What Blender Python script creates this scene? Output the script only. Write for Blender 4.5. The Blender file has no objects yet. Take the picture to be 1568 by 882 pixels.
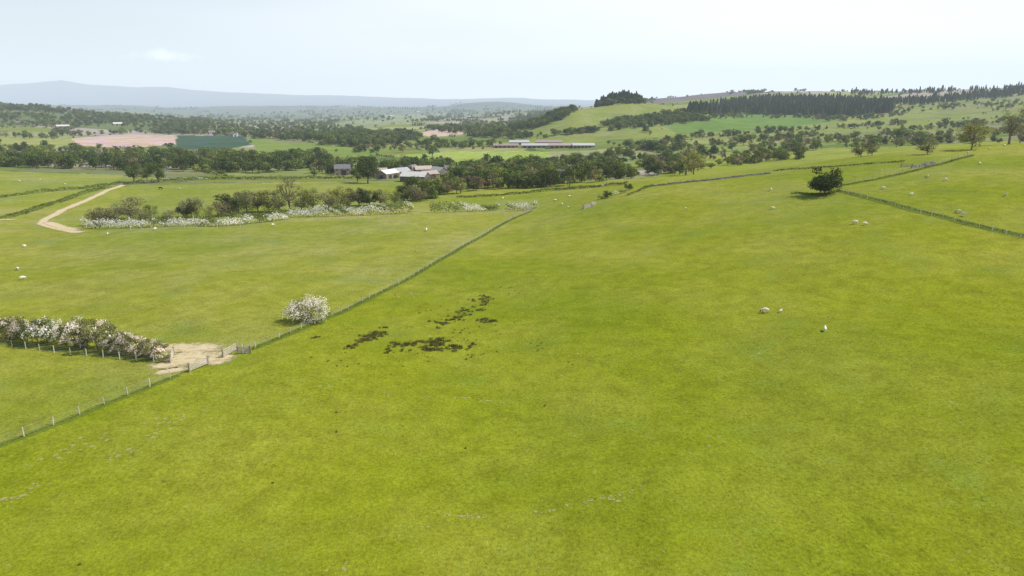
import bpy, math, random, numpy as np
from mathutils import Vector, Matrix
rng=np.random.default_rng(7); random.seed(7)
R=math.radians
scene=bpy.context.scene
scene.view_settings.view_transform='Standard'
try: scene.view_settings.look='None'
except: pass
scene.view_settings.exposure=0
# ---------------------------------------------------------------- survey camera (drone 38 m above field)
W0,H0,F=1568.,882.,1045.
CH=38.0; P=R(15.3); cp,sp=math.cos(P),math.sin(P)
cam=bpy.data.cameras.new("drone_camera"); co=bpy.data.objects.new("drone_camera",cam)
scene.collection.objects.link(co); scene.camera=co
cam.sensor_width=36; cam.lens=36*F/W0; cam.clip_start=0.5; cam.clip_end=80000
co.location=(0,0,CH); co.rotation_euler=(R(90)-P,0,0)
def zrow(v,y): return CH+y*math.tan(math.atan((441-v)/F)-P)
def proj(x,y,z):
    d=y*cp-(z-CH)*sp; h=y*sp+(z-CH)*cp
    return 784+F*x/d, 441-F*h/d
# ---------------------------------------------------------------- value noise
def vnoise(x,y,seed=0):
    xi=np.floor(x).astype(np.int64); yi=np.floor(y).astype(np.int64)
    fx=x-xi; fy=y-yi; fx=fx*fx*(3-2*fx); fy=fy*fy*(3-2*fy)
    def h(a,b):
        n=(a*374761393+b*668265263+seed*1442695041)&0xffffffff
        n=((n^(n>>13))*1274126177)&0xffffffff
        return ((n^(n>>16))&0xffff)/65535.
    return (h(xi,yi)*(1-fx)+h(xi+1,yi)*fx)*(1-fy)+(h(xi,yi+1)*(1-fx)+h(xi+1,yi+1)*fx)*fy
def fbm(x,y,seed=0,o=4):
    s=0;a=.5;n=0
    for i in range(o):
        s=s+a*vnoise(x*2**i,y*2**i,seed+i); n+=a; a*=.5
    return s/n-.5
# ---------------------------------------------------------------- terrain heights
CU=np.array([-250,0,200,400,600,800,1000,1200,1400,1568,1850.])
CT=(CU-784)/F*cp
rows=[(-80,'z',[-1,0,0,0,0,0,1,1,1,2,2]),
(50,'z',[0,0,0,0,0,0,1,1.2,2,3,4]),
(100,'z',[0,0,0,0,0,0,1,2,4,5,7]),
(150,'z',[-2,-2,-1,-1,-1,0,3,6,9,11,14]),
(200,'z',[-4,-4,-3,-3,-2,-1,4,9,13,16,19]),
(250,'z',[-6,-6,-5,-4,-3,-2,5,11,16,19,22]),
(300,'z',[-9,-9,-9,-8,-7,-5,4.5,10.5,17,20,22]),
(400,'v',[285,285,288,287,286,285,273,260,245,226,215]),
(500,'v',[265,265,270,273,273,271,263,251,236,225,215]),
(700,'v',[243,243,248,250,252,250,245,235,222,212,205]),
(1000,'v',[222,222,225,226,228,226,218,212,203,196,190]),
(1400,'v',[207,205,209,210,208,203,194,188,180,173,168]),
(1800,'v',[190,188,198,202,199,192,176,168,163,157,152]),
(2300,'v',[164,164,182,195,192,186,164,150,142,135,132]),
(3500,'v',[168,170,180,188,185,178,152,142,146,145,140]),
(6000,'v',[170,171,175,178,176,170,165,160,160,158,156]),
(10000,'v',[167,167,168,169,168,167,165,162,160,160,160]),
(16000,'v',[162,162,163,163,163,163,162,160,160,160,160]),
(26000,'v',[158]*11)]
RY=np.array([r[0] for r in rows],float)
RZ=np.array([[ (zz if r[1]=='z' else zrow(zz,r[0])) for zz in r[2]] for r in rows])
def lg(y): return np.log(np.maximum(y,-95.)+130.)
def hermite(xk,yk,x):
    d=np.gradient(yk,xk,axis=0)
    i=np.clip(np.searchsorted(xk,x)-1,0,len(xk)-2)
    h=(xk[i+1]-xk[i]); s=np.clip((x-xk[i])/h,0,1)
    if yk.ndim>1: h=h[:,None]; s=s[:,None]
    a=yk[i];b=yk[i+1];m=d[i]*h;n=d[i+1]*h
    return (2*s**3-3*s**2+1)*a+(s**3-2*s**2+s)*m+(-2*s**3+3*s**2)*b+(s**3-s**2)*n
ys=list(np.arange(-80,60,2.5)); y=60.
while y<26000: ys.append(y); y*=1.0125
YS=np.array(ys); TS=np.linspace(-1.45,1.45,881)
def sy(y): return np.maximum(y,80.)
Zr=hermite(lg(RY),RZ,lg(YS))
Zg=np.stack([hermite(CT,Zr[i],TS) for i in range(len(YS))])
TG,YG=np.meshgrid(TS,YS); XG=TG*sy(YG)
def bump(xc,yc,a,sx,sY,sx2=None):
    s=np.where(XG<xc,sx,sx2 or sx)
    return a*np.exp(-((XG-xc)/s)**2-((YG-yc)/sY)**2)
Zg+=bump(.158*1500,1500,42,95,190,175)+bump(.074*1420,1400,32,80,160)
Zg+=bump(.19*1100,1150,7,90,120)
Zg+=bump(-2900,9000,75,1100,1200)+bump(-1500,7200,45,600,900)+bump(-250,8200,95,650,1200)+bump(-5200,8500,70,1200,1300)
Mu=np.array([-400,-100,0,50,100,140,170,215,260,300,350,400,450,520,600,700,800,950,1200,2000.])
Mv=np.array([132,133,129,127,122,129,130,132,131,137,140,144,146,147,149,151,152,152,155,157.])
mt=np.interp(TG,(Mu-784)/F*cp,Mv)
mz=(np.tan(np.arctan((441-mt)/F)-P)*20500+CH)-(Zg[np.argmin(abs(YS-20500))][None,:])
Zg+=np.maximum(mz,0)*np.exp(-((YG-20500)/2600)**2)
far=np.clip((YG-450)/900,0,1)
Zg+=fbm(XG/330,YG/330,3)*22*far*np.clip(YG/2500,.25,1.6)
Zg+=fbm(XG/1800,YG/1800,31)*80*np.clip((YG-3200)/4000,0,1)
Zg+=fbm(XG/3000,YG/3000,9,5)*160*np.clip((YG-14000)/5000,0,1)*.6
Zg+=fbm(XG/38,YG/38,5,3)*1.3*np.clip((YG-20)/80,0.4,1)+fbm(XG/9,YG/9,11,2)*.25
def height(x,y):
    x=np.asarray(x,float); y=np.asarray(y,float)
    t=x/sy(y); fi=np.interp(y,YS,np.arange(len(YS))); fj=(t-TS[0])/(TS[1]-TS[0])
    i=np.clip(fi.astype(int),0,len(YS)-2); j=np.clip(fj.astype(int),0,len(TS)-2)
    a=fi-i; b=np.clip(fj-j,0,1)
    return (Zg[i,j]*(1-b)+Zg[i,j+1]*b)*(1-a)+(Zg[i+1,j]*(1-b)+Zg[i+1,j+1]*b)*a
def pick(u,v,ymin=35):
    """ground point lying on a survey bearing"""
    dx=(u-784)/F; a=(441-v)/F
    D=np.array([dx, cp+a*sp, -sp+a*cp])
    t=np.geomspace(max(ymin,20),24000,1500)/D[1]
    X=D[0]*t; Y=D[1]*t; Z=CH+D[2]*t
    g=Z-height(X,Y)
    k=np.where(g<0)[0]
    if len(k)==0: return None
    k=k[0]
    if k==0: return Vector((X[0],Y[0],float(height(X[0],Y[0]))))
    f=g[k-1]/(g[k-1]-g[k]); tt=t[k-1]+(t[k]-t[k-1])*f
    x,y=D[0]*tt,D[1]*tt
    return Vector((x,y,float(height(x,y))))
def inpoly(px,py,poly):
    c=np.zeros(np.shape(px),bool); n=len(poly)
    for i in range(n):
        x1,y1=poly[i];x2,y2=poly[i-1]
        if y1==y2: continue
        m=((y1>py)!=(y2>py))&(px<(x2-x1)*(py-y1)/(y2-y1)+x1)
        c^=m
    return c
# ---------------------------------------------------------------- mesh helpers
def fast_mesh(name,V,Q,col=None,mats=(),mi=None,smooth=False,attr='Col'):
    V=np.asarray(V,np.float32); Q=np.asarray(Q,np.int32); k=Q.shape[1]
    me=bpy.data.meshes.new(name); me.vertices.add(len(V)); me.vertices.foreach_set('co',V.ravel())
    me.loops.add(Q.size); me.loops.foreach_set('vertex_index',Q.ravel())
    me.polygons.add(len(Q)); me.polygons.foreach_set('loop_start',np.arange(0,Q.size,k,dtype=np.int32))
    me.polygons.foreach_set('use_smooth',np.full(len(Q),smooth))
    for m in mats: me.materials.append(m)
    if mi is not None: me.polygons.foreach_set('material_index',np.asarray(mi,np.int32))
    if col is not None:
        a=me.color_attributes.new(attr,'FLOAT_COLOR','POINT')
        c=np.ones((len(V),4),np.float32); c[:,:3]=col; a.data.foreach_set('color',c.ravel())
    me.update(calc_edges=True); me.validate()
    return me
def addobj(name,me,loc=(0,0,0),rz=0,s=1,parent=None):
    o=bpy.data.objects.new(name,me); scene.collection.objects.link(o)
    o.location=loc; o.rotation_euler=(0,0,rz); o.scale=(s,s,s) if np.isscalar(s) else s
    if parent: o.parent=parent
    return o
class Geo:
    def __init__(s): s.V=[];s.Q=[];s.C=[];s.M=[];s.n=0
    def add(s,V,Q,col,mi=0):
        V=np.asarray(V,float);Q=np.asarray(Q,int)
        s.V.append(V);s.Q.append(Q+s.n);s.n+=len(V)
        c=np.asarray(col,float)
        if c.ndim==1: c=np.tile(c,(len(V),1))
        s.C.append(c); s.M.append(np.full(len(Q),mi))
    def tube(s,p0,p1,r0,r1,col,mi=0,n=5):
        p0=np.array(p0,float);p1=np.array(p1,float);d=p1-p0;L=np.linalg.norm(d)+1e-9;d/=L
        a=np.cross(d,[0,0,1.]) if abs(d[2])<.9 else np.cross(d,[1.,0,0]); a/=np.linalg.norm(a); b=np.cross(d,a)
        th=np.arange(n)*2*np.pi/n
        ring=np.cos(th)[:,None]*a+np.sin(th)[:,None]*b
        V=np.vstack([p0+ring*r0,p1+ring*r1]); i=np.arange(n);j=(i+1)%n
        s.add(V,np.stack([i,j,j+n,i+n],1),col,mi)
    def box(s,c,sz,col,mi=0,rz=0):
        c=np.array(c,float);h=np.array(sz,float)/2
        V=np.array([[x,y,z] for z in(-1,1) for y in(-1,1) for x in(-1,1)])*h
        cs,sn=math.cos(rz),math.sin(rz); V=np.stack([V[:,0]*cs-V[:,1]*sn,V[:,0]*sn+V[:,1]*cs,V[:,2]],1)+c
        s.add(V,[[0,2,3,1],[4,5,7,6],[0,1,5,4],[2,6,7,3],[0,4,6,2],[1,3,7,5]],col,mi)
    def leaves(s,C,N,size,col,mi=0,asp=.7):
        C=np.asarray(C,float);N=np.asarray(N,float);n=len(C)
        N=N/(np.linalg.norm(N,axis=1,keepdims=True)+1e-9)
        r=rng.normal(size=(n,3)); a=np.cross(N,r); a/=np.linalg.norm(a,axis=1,keepdims=True)+1e-9; b=np.cross(N,a)
        sz=np.broadcast_to(size,(n,))*rng.uniform(.6,1.3,n); sz=sz[:,None]
        V=np.stack([C-a*sz*.5,C-b*sz*.5*asp,C+a*sz*.5,C+b*sz*.5*asp],1).reshape(-1,3)
        Q=np.arange(4*n).reshape(n,4); s.add(V,Q,np.repeat(col,4,0),mi)
    def mesh(s,name,mats,smooth=False):
        return fast_mesh(name,np.vstack(s.V),np.vstack(s.Q),np.vstack(s.C),mats,np.concatenate(s.M),smooth)
# ---------------------------------------------------------------- materials
def newmat(name):
    m=bpy.data.materials.new(name); m.use_nodes=True; nt=m.node_tree; nt.nodes.clear()
    o=nt.nodes.new('ShaderNodeOutputMaterial'); return m,nt,o
def N(nt,t,**k):
    n=nt.nodes.new(t)
    for a,b in k.items(): setattr(n,a,b)
    return n
def noise(nt,scale,detail=3,rough=.6,vec=None):
    n=N(nt,'ShaderNodeTexNoise'); n.inputs['Scale'].default_value=scale; n.inputs['Detail'].default_value=detail; n.inputs['Roughness'].default_value=rough
    if vec: nt.links.new(vec,n.inputs['Vector'])
    return n.outputs['Fac']
def mapr(nt,f,a,b,c,d):
    n=N(nt,'ShaderNodeMapRange'); nt.links.new(f,n.inputs['Value'])
    for i,x in enumerate((a,b,c,d)): n.inputs[i+1].default_value=x
    return n.outputs['Result']
def mixc(nt,f,a,b,mode='MIX'):
    n=N(nt,'ShaderNodeMix',data_type='RGBA',blend_type=mode)
    for sck,val in ((n.inputs[0],f),(n.inputs[6],a),(n.inputs[7],b)):
        if isinstance(val,(int,float)): sck.default_value=val
        elif isinstance(val,tuple): sck.default_value=(*val,1)
        else: nt.links.new(val,sck)
    return n.outputs[2]
def scalec(nt,c,f):
    n=N(nt,'ShaderNodeVectorMath',operation='SCALE')
    if isinstance(c,tuple): n.inputs[0].default_value=c
    else: nt.links.new(c,n.inputs[0])
    if isinstance(f,(int,float)): n.inputs['Scale'].default_value=f
    else: nt.links.new(f,n.inputs['Scale'])
    return n.outputs[0]
def attrcol(nt,name='Col'):
    a=N(nt,'ShaderNodeAttribute'); a.attribute_name=name; return a.outputs['Color']
def geopos(nt): return N(nt,'ShaderNodeNewGeometry').outputs['Position']
mg,nt,o=newmat("pasture_grass")
pos=geopos(nt); base=attrcol(nt)
n_f=noise(nt,2.6,3,.8,pos); n_m=noise(nt,.30,4,.7,pos); n_l=noise(nt,.035,4,.65,pos); n_x=noise(nt,.012,2,.5,pos)
c=scalec(nt,base,mapr(nt,n_f,.25,.75,.62,1.38))
c=scalec(nt,c,mapr(nt,n_m,.3,.7,.80,1.20))
c=mixc(nt,mapr(nt,n_l,.42,.66,0,.75),c,mixc(nt,1.0,c,(1.28,1.14,2.6),'MULTIPLY'))
c=mixc(nt,mapr(nt,n_x,.40,.62,0,.8),c,mixc(nt,1.0,c,(.76,.87,.8),'MULTIPLY'))
nd=noise(nt,.075,5,.72,pos)
c=mixc(nt,mapr(nt,nd,.54,.68,0,.55),c,mixc(nt,1.0,c,(.62,.78,1.5),'MULTIPLY'))
npale=noise(nt,.9,5,.85,pos)
c=mixc(nt,mapr(nt,npale,.58,.76,0,.5),c,(.42,.38,.16))
bs=N(nt,'ShaderNodeBsdfDiffuse'); nt.links.new(c,bs.inputs['Color'])
bp=N(nt,'ShaderNodeBump'); bp.inputs['Strength'].default_value=.6; bp.inputs['Distance'].default_value=.15
nt.links.new(noise(nt,4,2,.8,pos),bp.inputs['Height']); nt.links.new(bp.outputs[0],bs.inputs['Normal'])
nt.links.new(bs.outputs[0],o.inputs[0])
def foliage_mat(name,transl=.3,vary=(.7,1.3)):
    m,nt,o=newmat(name); c=attrcol(nt); oi=N(nt,'ShaderNodeObjectInfo')
    c=scalec(nt,c,mapr(nt,oi.outputs['Random'],0,1,*vary))
    mul=N(nt,'ShaderNodeMath',operation='MULTIPLY'); mul.inputs[1].default_value=7.31; nt.links.new(oi.outputs['Random'],mul.inputs[0])
    fr=N(nt,'ShaderNodeMath',operation='FRACT'); nt.links.new(mul.outputs[0],fr.inputs[0])
    c=mixc(nt,mapr(nt,fr.outputs[0],0,1,0,.8 if vary[0]<1 else 0),c,mixc(nt,1.0,c,(1.3,1.08,1.0),'MULTIPLY'))
    d=N(nt,'ShaderNodeBsdfDiffuse'); t=N(nt,'ShaderNodeBsdfTranslucent'); mx=N(nt,'ShaderNodeMixShader'); mx.inputs[0].default_value=transl
    nt.links.new(c,d.inputs[0]); nt.links.new(c,t.inputs[0]); nt.links.new(d.outputs[0],mx.inputs[1]); nt.links.new(t.outputs[0],mx.inputs[2]); nt.links.new(mx.outputs[0],o.inputs[0])
    return m
mleaf=foliage_mat("tree_leaves",.35,(.78,1.35)); mhedge=foliage_mat("hedge_leaves",.3,(1,1)); mblade=foliage_mat("grass_blades",.3,(1,1))
def solid(name,attr=True,colr=(.3,.3,.3),rough=.8,ns=3,amp=.25):
    m,nt,o=newmat(name); c=attrcol(nt) if attr else colr
    c=scalec(nt,c,mapr(nt,noise(nt,ns,4,.6,geopos(nt)),.3,.7,1-amp,1+amp))
    b=N(nt,'ShaderNodeBsdfPrincipled'); nt.links.new(c,b.inputs['Base Color']); b.inputs['Roughness'].default_value=rough; b.inputs['Specular IOR Level'].default_value=.2
    nt.links.new(b.outputs[0],o.inputs[0]); return m
mbark=solid("bark",ns=4); mwood=solid("weathered_timber",ns=6); mstone=solid("dry_stone",ns=2.5,amp=.45); mbuild=solid("building_surfaces",ns=.8,amp=.15)
mwool=solid("wool_and_hide",ns=12,amp=.12)
def decal(name,colr,lo=.35,hi=.6,ns=1.2,c2=None,amp=.45,mx_=1.):
    m,nt,o=newmat(name); pos=geopos(nt)
    a=attrcol(nt,'Col'); sep=N(nt,'ShaderNodeSeparateColor'); nt.links.new(a,sep.inputs[0])
    nn=noise(nt,ns,5,.7,pos)
    ad=N(nt,'ShaderNodeMath',operation='ADD'); nt.links.new(sep.outputs[0],ad.inputs[0]); nt.links.new(mapr(nt,nn,.25,.75,-amp,amp),ad.inputs[1])
    f=mapr(nt,ad.outputs[0],lo,hi,0,mx_)
    c=mixc(nt,mapr(nt,noise(nt,.8,4,.7,pos),.35,.65,0,1),colr,c2 or tuple(x*.75 for x in colr))
    d=N(nt,'ShaderNodeBsdfDiffuse'); nt.links.new(c,d.inputs[0]); t=N(nt,'ShaderNodeBsdfTransparent'); mx=N(nt,'ShaderNodeMixShader')
    nt.links.new(f,mx.inputs[0]); nt.links.new(t.outputs[0],mx.inputs[1]); nt.links.new(d.outputs[0],mx.inputs[2]); nt.links.new(mx.outputs[0],o.inputs[0])
    return m
mdirt=decal("trodden_soil",(.60,.49,.31),c2=(.50,.43,.25),hi=.85); mpatch=decal("scuffed_turf",(.47,.41,.22),c2=(.40,.37,.16),mx_=.62); mrough=decal("rank_grass",(.13,.185,.025),c2=(.18,.22,.03),ns=2,mx_=.8)
# ---------------------------------------------------------------- ground mesh + field colours
UG,VG=proj(XG,np.maximum(YG,30),Zg)
col=np.zeros(XG.shape+(3,)); col[:]=(.212,.240,.013)
left=inpoly(UG,VG,[(-900,1100),(-900,300),(800,300),(820,322),(700,385),(520,478),(330,553),(0,682),(-300,800)])&(YG<320)
col[left]=(.228,.246,.026)
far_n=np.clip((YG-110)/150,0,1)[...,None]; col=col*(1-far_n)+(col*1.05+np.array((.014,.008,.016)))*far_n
seeds=[]
for yy in np.geomspace(330,9000,26):
    step=max(110,yy*.13)
    for xx in np.arange(-1.5*yy,1.5*yy,step*1.25): seeds.append((xx+random.uniform(-.35,.35)*step,yy*(1+random.uniform(-.035,.035))))
seeds=np.array(seeds)
def warp(x,y): return x+fbm(x/160,y/160,21,2)*70, y+fbm(x/160,y/160,22,2)*70
from mathutils import kdtree
kd=kdtree.KDTree(len(seeds))
def met(x,y): return x/np.maximum(y,200)*1.0, np.log(np.maximum(y,200))*1.9
sx,sY=met(seeds[:,0],seeds[:,1])
for i in range(len(seeds)): kd.insert((sx[i],sY[i],0),i)
kd.balance()
pal=np.array([(.21,.24,.04),(.24,.27,.06),(.17,.215,.04),(.26,.27,.08),(.19,.24,.055),(.20,.225,.04),(.13,.18,.035),(.28,.29,.10),(.20,.21,.07),(.35,.30,.19)])
cellcol=pal[rng.integers(0,len(pal),len(seeds))]*rng.uniform(.88,1.1,(len(seeds),1))
wx,wy=warp(XG,YG); mx_,my_=met(wx,wy)
r0=int(np.argmax(YS>400)); cid=np.zeros(XG.shape,int); edge=np.ones(XG.shape)
for i in range(r0,len(YS)):
    if YS[i]>14000: break
    for j in range(len(TS)):
        a=kd.find_n((mx_[i,j],my_[i,j],0),2); cid[i,j]=a[0][1]; edge[i,j]=a[1][2]-a[0][2]
sel=(YG>410)&(YG<14000); col[sel]=cellcol[cid[sel]]
hd=sel&(edge<.006); col[hd]=(.08,.12,.03)
k=np.clip((YG-2600)/5000,0,1)[...,None]; col=col*(1-k)+np.array((.11,.14,.095))*k  # distance haze painted in: far ground colour fades to grey-green
k=np.clip((YG-13000)/2500,0,1)[...,None]; col=col*(1-k)+np.array((.05,.07,.10))*k  # mountain ground tinted blue, aerial haze put into its colour
rh=(YG>1050)&(YG<1900)&(UG>790)&(UG<1700); col[rh]=np.array((.215,.25,.05))
rh2=(YG>900)&(YG<2100)&(UG>1180)&(fbm(XG/120,YG/60,55)>.02); col[rh2]=np.array((.20,.215,.065))
moor=(YG>2700)&(YG<5200)&(UG>930); col[moor]=(.17,.14,.11)
lr=(YG>1750)&(YG<2700)&(UG<330); col[lr]=(.12,.16,.04)
fields=[([(108,212),(180,206),(268,207),(275,220),(200,227),(110,222)],(.50,.37,.23),600,1700),
([(270,207),(372,208),(385,222),(340,229),(270,229)],(.055,.10,.05),600,1700),
([(640,205),(660,199),(725,198),(718,205),(660,210)],(.50,.38,.24),800,2600),
([(600,238),(700,232),(842,232),(838,252),(700,250)],(.25,.33,.04),500,1300),
([(-200,250),(0,262),(190,268),(160,300),(-200,330)],(.23,.26,.04),300,700),
([(0,208),(110,212),(120,226),(0,228)],(.27,.29,.07),600,1500),
([(150,335),(200,283),(640,278),(640,300),(500,330)],(.22,.25,.035),255,600),
([(1010,190),(1130,168),(1300,182),(1200,196),(1040,206)],(.13,.21,.035),900,1900),
([(1050,240),(1300,228),(1560,215),(1568,228),(1300,252),(1100,270),(1000,277)],(.25,.28,.035),300,900),
([(380,212),(480,222),(640,222),(560,240),(400,240)],(.18,.24,.04),600,1500),
([(420,205),(640,168),(700,175),(560,196)],(.23,.26,.10),1900,6000)]
for poly,cc,a,b in fields:
    m=inpoly(UG,VG,poly)&(YG>a)&(YG<b); col[m]=cc
stripe=inpoly(UG,VG,fields[3][0])&(YG>500)&(YG<1300)&((XG*.35+YG*.94)%16<7); col[stripe]=(.31,.39,.08)
ni,nj=XG.shape; idx=np.arange(ni*nj).reshape(ni,nj)
Q=np.stack([idx[:-1,:-1],idx[:-1,1:],idx[1:,1:],idx[1:,:-1]],-1).reshape(-1,4)
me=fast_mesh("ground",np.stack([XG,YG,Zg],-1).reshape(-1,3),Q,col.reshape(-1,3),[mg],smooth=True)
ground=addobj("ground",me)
# ---------------------------------------------------------------- draped strips/patches
def resample(pts,step):
    pts=np.array(pts,float); d=np.r_[0,np.cumsum(np.linalg.norm(np.diff(pts,axis=0),axis=1))]
    n=max(2,int(d[-1]/step)); s=np.linspace(0,d[-1],n)
    return np.stack([np.interp(s,d,pts[:,k]) for k in range(pts.shape[1])],1)
def wline(px):
    r=[pick(*p) for p in px]; return [(p.x,p.y) for p in r if p]
def strip(name,px,width,mat,off=.03,step=.8,wp=None):
    c=resample(wp or wline(px),step); g=np.gradient(c,axis=0); g/=np.linalg.norm(g,axis=1,keepdims=True)+1e-9
    nrm=np.stack([-g[:,1],g[:,0]],1); K=9; w=np.linspace(-1,1,K); wj=width/2*(1+.35*fbm(np.arange(len(c))*step/6,np.zeros(len(c)),4))
    X=c[:,None,:]+nrm[:,None,:]*(w[None,:,None]*wj[:,None,None])
    Z=height(X[...,0],X[...,1])+off
    V=np.concatenate([X,Z[...,None]],-1).reshape(-1,3)
    m=np.tile(np.clip((1-np.abs(w))*1.6,0,1),(len(c),1)); e=np.minimum(np.arange(len(c)),np.arange(len(c))[::-1])/4.; m*=np.clip(e,0,1)[:,None]
    id=np.arange(V.shape[0]).reshape(len(c),K); Q=np.stack([id[:-1,:-1],id[:-1,1:],id[1:,1:],id[1:,:-1]],-1).reshape(-1,4)
    cc=np.repeat(m.reshape(-1,1),3,1)
    return addobj(name,fast_mesh(name,V,Q,cc,[mat],smooth=True))
def blobs(name,items,mat,off=.03):
    G=Geo()
    for (x,y,rx,ry,ro) in items:
        nr,na=5,18; rr=np.linspace(0,1,nr)[:,None]; th=np.linspace(0,2*np.pi,na,endpoint=False)[None]
        lx=rr*np.cos(th)*rx; ly=rr*np.sin(th)*ry; cs,sn=math.cos(ro),math.sin(ro)
        X=x+lx*cs-ly*sn; Y=y+lx*sn+ly*cs; Z=height(X,Y)+off
        m=np.clip((1-rr)*1.5,0,1)+0*th; V=np.stack([X,Y,Z],-1).reshape(-1,3)
        id=np.arange(nr*na).reshape(nr,na); nx=np.roll(id,-1,1)
        Q=np.stack([id[:-1],nx[:-1],nx[1:],id[1:]],-1).reshape(-1,4)
        G.add(V,Q,np.repeat(m.reshape(-1,1),3,1))
    return addobj(name,G.mesh(name,[mat],True))
# ---------------------------------------------------------------- trees
BR=(.20,.165,.12)
def make_tree(name,H,Rr,seed,nl=14,nleaf=900,ls=.7,colr=(.06,.11,.02),cz=.6,vz=.4,trunk=.25,sparse=0,bloom=0,lobe=(.3,.46)):
    global rng; rs=rng; rng=np.random.default_rng(seed); G=Geo()
    th=H*trunk; bend=rng.normal(0,.03*H,2)
    G.tube((0,0,-.4),(bend[0]*.3,bend[1]*.3,th),.035*H,.024*H,BR,0,7)
    top=np.array([bend[0],bend[1],H*.7]); G.tube((bend[0]*.3,bend[1]*.3,th),top,.024*H,.006*H,BR,0,5)
    cen=[];rad=[]
    for i in range(nl):
        d=rng.normal(size=3); d/=np.linalg.norm(d); r=rng.uniform(.35,.8)**.8
        c=np.array([d[0]*Rr*r,d[1]*Rr*r,H*cz+d[2]*H*vz*r]); cen.append(c); rad.append(Rr*rng.uniform(*lobe))
        base=np.array([bend[0]*.3,bend[1]*.3,th]); f=rng.uniform(0,.6); st=base+(top-base)*f
        mid=(st+c)/2+rng.normal(0,.04*H,3); mid[2]-=.02*H
        G.tube(st,mid,.012*H,.008*H,BR,0,4); G.tube(mid,c,.008*H,.003*H,BR,0,4)
        for k in range(4 if sparse else 2):
            e=c+rng.normal(0,1,3)*rad[-1]*.6; G.tube(c,e,.004*H,.0015*H,BR,0,3)
    cen=np.array(cen);rad=np.array(rad); br=rng.uniform(.65,1.35,nl)
    k=rng.integers(0,nl,nleaf); d=rng.normal(size=(nleaf,3)); d/=np.linalg.norm(d,axis=1,keepdims=True)
    rr=rad[k]*(rng.uniform(.3,1.15,nleaf)**.5); C=cen[k]+d*rr[:,None]*np.array([1,1,.8]); C[:,2]=np.maximum(C[:,2],.25)
    Nn=d+rng.normal(0,.45,(nleaf,3))+np.array([0,0,.35])
    cc=np.array(colr)[None]*(br[k]*rng.uniform(.65,1.35,nleaf))[:,None]
    if bloom>0:
        bm=(vnoise(C[:,0]/.7+C[:,2]*.8,C[:,1]/.7+C[:,2]/.8,seed)<bloom)&(rng.random(nleaf)<.92)&(d[:,2]>-.7); cc[bm]=np.array((.82,.80,.72))*rng.uniform(.88,1.05,(bm.sum(),1))
    G.leaves(C,Nn,ls,cc,1); m=G.mesh(name,[mbark,mleaf]); rng=rs
    return m
def make_conifer(name,H,Rr,seed,colr=(.03,.055,.02),n=420):
    global rng; rs=rng; rng=np.random.default_rng(seed); G=Geo()
    G.tube((0,0,-.3),(0,0,H*.95),.02*H,.004*H,BR,0,5)
    f=rng.random(n)**.8; th=rng.uniform(0,2*np.pi,n); rr=Rr*(1-f)**.55*rng.uniform(.35,1.1,n)*(1+.2*np.sin(f*40))
    C=np.stack([rr*np.cos(th),rr*np.sin(th),H*(.06+.92*f)-rr*.25],1); Nn=np.stack([np.cos(th),np.sin(th),np.full(n,.7)],1)+rng.normal(0,.35,(n,3))
    cc=np.array(colr)[None]*rng.uniform(.6,1.5,(n,1)); G.leaves(C,Nn,H*.11,cc,1,.6); m=G.mesh(name,[mbark,mleaf]); rng=rs; return m
def coll(name,meshes):
    c=bpy.data.collections.new(name)
    for i,m in enumerate(meshes):
        ob=bpy.data.objects.new(f"{name}_{chr(97+i)}",m); c.objects.link(ob)
    return c
DK=(.085,.13,.035);MD=(.13,.185,.042);LT=(.20,.25,.055);OL=(.21,.205,.09);BN=(.24,.20,.135)
far_b=[make_tree("far_a",12,5.8,1,16,520,1.2,DK,.54,.42,.10,lobe=(.27,.44)),make_tree("far_b",13,6.4,2,16,520,1.25,MD,.53,.42,.10,lobe=(.27,.44)),make_tree("far_c",9,4.8,3,12,460,1.1,LT,.52,.42,.08),
 make_tree("far_d",11,5.2,4,14,380,.95,OL,.55,.42,.12,1,lobe=(.24,.4)),make_tree("far_e",8,5.8,5,12,460,1.1,MD,.47,.45,.04,lobe=(.25,.45)),make_tree("far_f",11,4.8,6,14,280,.85,BN,.58,.4,.15,1,lobe=(.22,.4))]
cb=coll("broadleaf_source",far_b)
cc_=coll("conifer_source",[make_conifer("con_a",18,4.2,1,(.042,.07,.03)),make_conifer("con_b",19,4.6,2,(.05,.08,.032)),make_conifer("con_c",15,4.4,3,(.07,.10,.038)),make_conifer("con_d",17,4.4,4,(.10,.125,.05))])
def gn(coll_):
    ng=bpy.data.node_groups.new("scatter_"+coll_.name,'GeometryNodeTree')
    ng.interface.new_socket('Geometry',in_out='INPUT',socket_type='NodeSocketGeometry'); ng.interface.new_socket('Geometry',in_out='OUTPUT',socket_type='NodeSocketGeometry')
    gi=ng.nodes.new('NodeGroupInput');go=ng.nodes.new('NodeGroupOutput'); ip=ng.nodes.new('GeometryNodeInstanceOnPoints')
    ci=ng.nodes.new('GeometryNodeCollectionInfo'); ci.inputs['Collection'].default_value=coll_; ci.inputs['Separate Children'].default_value=True
    def at(nm,t):
        a=ng.nodes.new('GeometryNodeInputNamedAttribute'); a.data_type=t; a.inputs['Name'].default_value=nm; return a.outputs['Attribute']
    ip.inputs['Pick Instance'].default_value=True; L=ng.links.new
    L(gi.outputs[0],ip.inputs['Points']);L(ci.outputs[0],ip.inputs['Instance']);L(at('idx','INT'),ip.inputs['Instance Index'])
    cx=ng.nodes.new('ShaderNodeCombineXYZ'); L(at('rot','FLOAT'),cx.inputs[2]); L(cx.outputs[0],ip.inputs['Rotation'])
    L(at('scl','FLOAT_VECTOR'),ip.inputs['Scale']); L(ip.outputs[0],go.inputs[0]); return ng
gb=gn(cb);gc=gn(cc_)
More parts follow.
